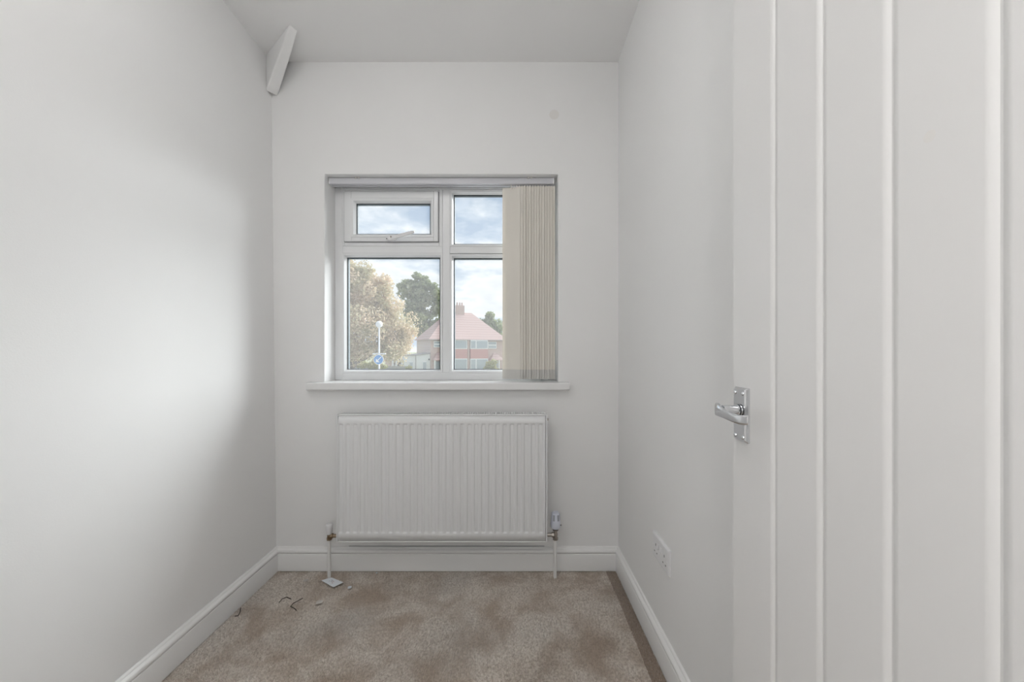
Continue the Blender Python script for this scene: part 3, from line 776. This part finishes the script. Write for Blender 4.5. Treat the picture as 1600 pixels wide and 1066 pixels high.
tree('dark_tree', bs_, [blob(765, 505, D, 14, 16), blob(766, 496, D, 8, 11), blob(757, 510, D, 14, 13), blob(775, 515, D, 12, 14), blob(762, 525, D, 24, 12)],
     5000, .42, 'green', 'pointed dark tree behind the right slope of the red-tiled roof', 5, .4, cl=(9, .4, .7))
bs_ = ep(738, 600, D+16); bs_.z = GZ
tree('dark_tree', bs_, [blob(739, 506, D+16, 6, 9), blob(734, 514, D+16, 9, 10), blob(742, 518, D+16, 8, 10)], 2000, .42, 'green', 'low dark tree top just right of the chimney', 6, .3)
D = 44
bs_ = ep(769, 600, D); bs_.z = GZ
tree('garden_bush', bs_, [blob(768, 572, D, 12, 11), blob(760, 580, D, 12, 10), blob(777, 582, D, 12, 10)], 2500, .16, 'hedge', 'yellow-green bush in front of the right house porch', 8, .08)
bs_ = ep(641, 600, D); bs_.z = GZ
tree('garden_bush', bs_, [blob(640, 576, D, 7, 6), blob(642, 584, D, 8, 8)], 900, .16, 'hedge', 'small bush in front of the white rendered annexe', 9, .06)
D = 40
bs_ = ep(560, 600, D); bs_.z = GZ
tree('garden_bush', bs_, [blob(552, 568, D, 16, 12), blob(574, 569, D, 16, 12), blob(536, 566, D, 16, 14), blob(594, 572, D, 14, 10)], 4500, .18, 'hedge', 'green hedge bush below the autumn tree', 10, .08)

# --- semi-detached houses
HA = R(27); HO = Vector((-10.67, 50, 0)); hc, hs = math.cos(HA), math.sin(HA)
def hu(px):
    t = (px-CX)/F
    return (50*t + 10.67)/(hc - hs*t)
hzf = lambda py, u: CAMZ + (CY-py)*(50 + hs*u)/F
HW_, HD = 10.75, 7.8
house = empty('house_pair', (HO.x, HO.y, GZ), label='red-brick semi-detached houses with hipped red tile roof across the road', category='house')
house.rotation_euler = (0, 0, HA)
EV = 2.30 - GZ                                  # eaves height above ground
RG = EV + 4.05
def hbox(nm, m, x0, x1, y0, y1, z0, z1, parent=house, **k): return MB().box(x0, x1, y0, y1, z0, z1).build(nm, m, parent, **k)
hbox('brick_wall', 'brick', 0, HW_, 0, HD, 0, EV)
ov = .35
rf = MB().add([(-ov, -ov, EV), (HW_+ov, -ov, EV), (HW_+ov, HD+ov, EV), (-ov, HD+ov, EV), (3.6, HD/2, RG), (HW_-3.6, HD/2, RG)],
              [(0, 1, 5, 4), (1, 2, 5), (2, 3, 4, 5), (3, 0, 4), (0, 3, 2, 1)]).build('roof', 'tile', house)
hbox('gutter', 'slate', -ov-.05, HW_+ov+.05, -ov-.08, -ov+.02, EV-.10, EV)
hbox('chimney', 'brick', HW_/2-.75, HW_/2+.55, HD/2-.35, HD/2+.35, RG-1.0, RG+1.0)
for a in (-.45, -.05, .3): MB().lathe([(.13, RG+1.0), (.11, RG+1.45)], (HW_/2+a, HD/2, 0), 10).build('chimney_pot', 'brick', house)
def bay(px0, px1, redtop):
    u0_, u1_ = hu(px0), hu(px1); pj = .45
    zt_, zs_ = EV-.05, hzf(545.5, u0_)-GZ
    zh_ = hzf(560.5, u0_)-GZ
    hbox('hung_tile_panel', 'hung', u0_, u1_, -pj, 0, zh_, zs_)
    hbox('bay_base', 'brick', u0_, u1_, -pj, 0, 0, .75)
    def glaz(z0, z1, muls):
        wq = hbox('bay_window', 'wframe', u0_, u1_, -pj, -pj+.12, z0, z1)
        wq2 = hbox('bay_return', 'wframe', u0_, u0_+.1, -pj+.12, 0, z0, z1); hbox('bay_return', 'wframe', u1_-.1, u1_, -pj+.12, 0, z0, z1)
        ed = [u0_] + [hu(q) for q in muls] + [u1_]
        for i in range(len(ed)-1):
            hbox('pane', 'wpane', ed[i]+.09, ed[i+1]-.09, -pj-.02, -pj+.01, z0+.12, z1-.12, wq)
    w_ = px1-px0
    glaz(zs_, zt_, [px0 + w_*.30, px0 + w_*.36 + 0] if False else [px0 + w_*.32])
    glaz(.75, zh_, [px0 + w_*.32])
    if redtop: MB().add([(u0_-.15, -pj-.2, EV), (u1_+.15, -pj-.2, EV), (u1_+.15, .2, EV), (u0_-.15, .2, EV), ((u0_+u1_)/2, 1.7, EV+2.05), ((u0_+u1_)/2+.02, 1.7, EV+2.05)],
             [(0, 1, 5, 4), (1, 2, 5), (2, 3, 4, 5), (3, 0, 4), (0, 3, 2, 1)]).build('bay_roof', 'tile', house)
bay(700, 728.5, True)
bay(733.5, 760.5, False)
hbox('party_pier', 'brick', hu(729.5), hu(732.5), -.30, 0, 0, EV-.1)
def hwin(px0, px1, py0, py1, cols=1, rows=2):
    u0_, u1_ = hu(px0), hu(px1); z0, z1 = hzf(py1, u0_)-GZ, hzf(py0, u0_)-GZ
    f_ = hbox('window', 'wframe', u0_, u1_, -.08, .02, z0, z1)
    for c in range(cols):
        for r in range(rows):
            a0 = u0_ + (u1_-u0_)*c/cols; a1 = u0_ + (u1_-u0_)*(c+1)/cols; b0 = z0 + (z1-z0)*r/rows; b1 = z0 + (z1-z0)*(r+1)/rows
            hbox('pane', 'wpane', a0+.09, a1-.09, -.10, -.075, b0+.10, b1-.10, f_)
hwin(677.5, 690, 533, 543, 1, 2)
hwin(762.5, 775.5, 534, 545, 1, 2)
# porches
def porch(px0, px1, py):
    u0_, u1_ = hu(px0), hu(px1); z0 = hzf(py, u0_)-GZ
    MB().add([(u0_, -1.0, z0-1.0), (u1_, -1.0, z0-1.0), (u1_, 0, z0-1.0), (u0_, 0, z0-1.0), ((u0_+u1_)/2-.2, 0, z0), ((u0_+u1_)/2+.2, 0, z0)],
             [(0, 1, 5, 4), (1, 2, 5), (2, 3, 4, 5), (3, 0, 4), (0, 3, 2, 1)]).build('porch_roof', 'tile', house)
    hbox('front_door', 'wpane', u0_+.5, u1_-.5, -.06, 0, 0, z0-1.15)
    for a in (u0_+.1, (u0_+u1_)/2+.2, u1_-.2): hbox('porch_post', 'wframe', a, a+.14, -.95, -.8, 0, z0-1.0)
porch(674.5, 696, 551)
porch(763, 783, 551.5)
# white annexe at the left of the houses
an = empty('annexe', (HO.x, HO.y, GZ), label='white rendered single-storey annexe left of the brick houses', category='building'); an.rotation_euler = (0, 0, HA)
ux = hu(632); za1 = hzf(553, 0)-GZ; za0 = hzf(556, ux)-GZ
MB().prism([(ux, 0.2, 0), (-.02, 0.2, 0), (-.02, 0.2, za1), (-1.9, 0.2, za0), (ux, 0.2, za0)], (0, 4, 0)).build('wall', 'render', an)
MB().prism([(ux-.1, 0.05, za0), (-1.9, 0.05, za0), (-.02, 0.05, za1), (-.02, 0.05, za1+.12), (-1.9, 0.05, za0+.12), (ux-.1, 0.05, za0+.12)], (0, 4.2, 0)).build('roof_edge', 'slate', an)
for p0, p1 in ((639.5, 646), (660.5, 667)):
    f_ = hbox('window', 'wframe', hu(p0), hu(p1), .12, .22, .9, hzf(565, 0)-GZ, an)
    hbox('pane', 'wpane', hu(p0)+.06, hu(p1)-.06, .10, .13, 1.0, hzf(565, 0)-GZ-.08, f_)
MB().tube([(-1.9, .12, 0), (-1.9, .12, za0)], .05, 8).build('downpipe', 'slate', an)
hbox('wall_light', 'black', hu(670), hu(671.5), .05, .2, hzf(563, 0)-GZ, hzf(560.5, 0)-GZ, an)
ga = empty('garage', (HO.x, HO.y, GZ), label='brown-doored garage with white posts left of the white annexe', category='building'); ga.rotation_euler = (0, 0, HA)
u9, u8 = hu(612), hu(631)
hbox('wall', 'brick', u9, u8, .9, 5, 0, 2.3, ga); hbox('roof', 'slate', u9-.2, u8, .7, 5.2, 2.3, 2.5, ga)
for q in (614, 619.5, 628): hbox('post', 'render', hu(q), hu(q)+.22, .6, .9, 0, 2.3, ga)
for q, q2 in ((616.5, 619.5), (622, 628)): hbox('garage_door', 'bark', hu(q), hu(q2), .82, .92, 0, 2.1, ga)
# further house with grey roof behind, right
h2 = empty('far_house', (-3.0, 82, GZ), label='grey-roofed house further back at the right edge of the view', category='house'); h2.rotation_euler = (0, 0, R(10))
hbox('wall', 'brick', 0, 9, 0, 7, 0, 5.4, h2)
MB().add([(-.4, -.4, 5.4), (9.4, -.4, 5.4), (9.4, 7.4, 5.4), (-.4, 7.4, 5.4), (3, 3.5, 8.6), (6, 3.5, 8.6)], [(0, 1, 5, 4), (1, 2, 5), (2, 3, 4, 5), (3, 0, 4), (0, 3, 2, 1)]).build('roof', 'slate', h2)
for a in (.8, 5.2):
    f_ = hbox('window', 'wframe', a, a+2.4, -.06, .02, 3.2, 4.6, h2); hbox('pane', 'wpane', a+.12, a+2.28, -.08, -.05, 3.35, 4.45, f_)
def copy_tree(o, parent=None):
    c = o.copy(); C.objects.link(c); c.parent = parent
    for ch in list(o.children): copy_tree(ch, c)
    return c
h3 = copy_tree(h2); h3.location = (11, 66, GZ); h3.rotation_euler = (0, 0, R(-6)); h3['label'] = 'grey-roofed house across the road hidden behind the drawn blind'
bs_ = Vector((5.5, 60, GZ))
tree('green_tree', bs_, [(5.5, 60, 3.2, 2.6, 2.6, 2.6), (4.4, 60, 1.6, 2.0, 2.0, 1.6), (6.8, 60.5, 1.8, 2.2, 2.2, 1.8)], 4000, .34, 'green', 'green tree right of the brick houses hidden behind the drawn blind', 12, .3)
# garden fence at the left, panel by panel
fn = empty('garden_fence', ep(530, 600, 46), label='grey panel fence at the foot of the autumn tree', category='fence'); fn.location.z = GZ
for k in range(9):
    hbox('panel', 'stone', k*.95+.06, k*.95+.89, 0, .05, 0, 1.75, fn); hbox('post', 'stone', k*.95-.05, k*.95+.06, -.03, .08, 0, 1.9, fn)

# --- beacon post with keep-left sign
D = 24
pb = ep(592.3, 507, D)
bc = empty('beacon_post', (pb.x, pb.y, GZ), label='grey traffic island post with white globe on top', category='lamp post')
s1 = D/F
gz_ = pb.z - GZ
MB().lathe([(.075, 0), (.075, 1.2), (.05, 1.25), (.05, gz_-5.2*s1)], (0, 0, 0), 16).build('pole', 'post', bc, smooth=True)
MB().lathe([(max(.01, 5.3*s1*math.sin(math.pi*k/14)), gz_-5.3*s1*math.cos(math.pi*k/14)) for k in range(15)], (0, 0, 0), 24).build('globe', 'globe', bc, smooth=True)
zb_ = CAMZ + (CY-553)*s1 - GZ
MB().box(-9.5*s1, 10.5*s1, -.06, .06, zb_-.04, zb_+.04).build('crossbar', 'post', bc, bevel=.01)
sgn = empty('road_sign', (pb.x, pb.y-.10, CAMZ+(CY-562)*s1), label='round blue keep-left road sign with white arrow on the post', category='sign')
MB().lathe([(7.6*s1, 0), (7.6*s1, .03)], (0, 0, 0), 32, 'y').build('sign_rim', 'globe', sgn)
MB().lathe([(7.0*s1, -.006), (7.0*s1, .02)], (0, 0, 0), 32, 'y').build('sign_face', 'blue', sgn)
ar = [(.155, .19), (.19, .155), (-.03, -.065), (.07, -.165), (-.17, -.17), (-.165, .07), (-.065, -.03)]
MB().prism([(x, -.006, z) for x, z in ar], (0, -.006, 0)).build('arrow', 'globe', sgn)
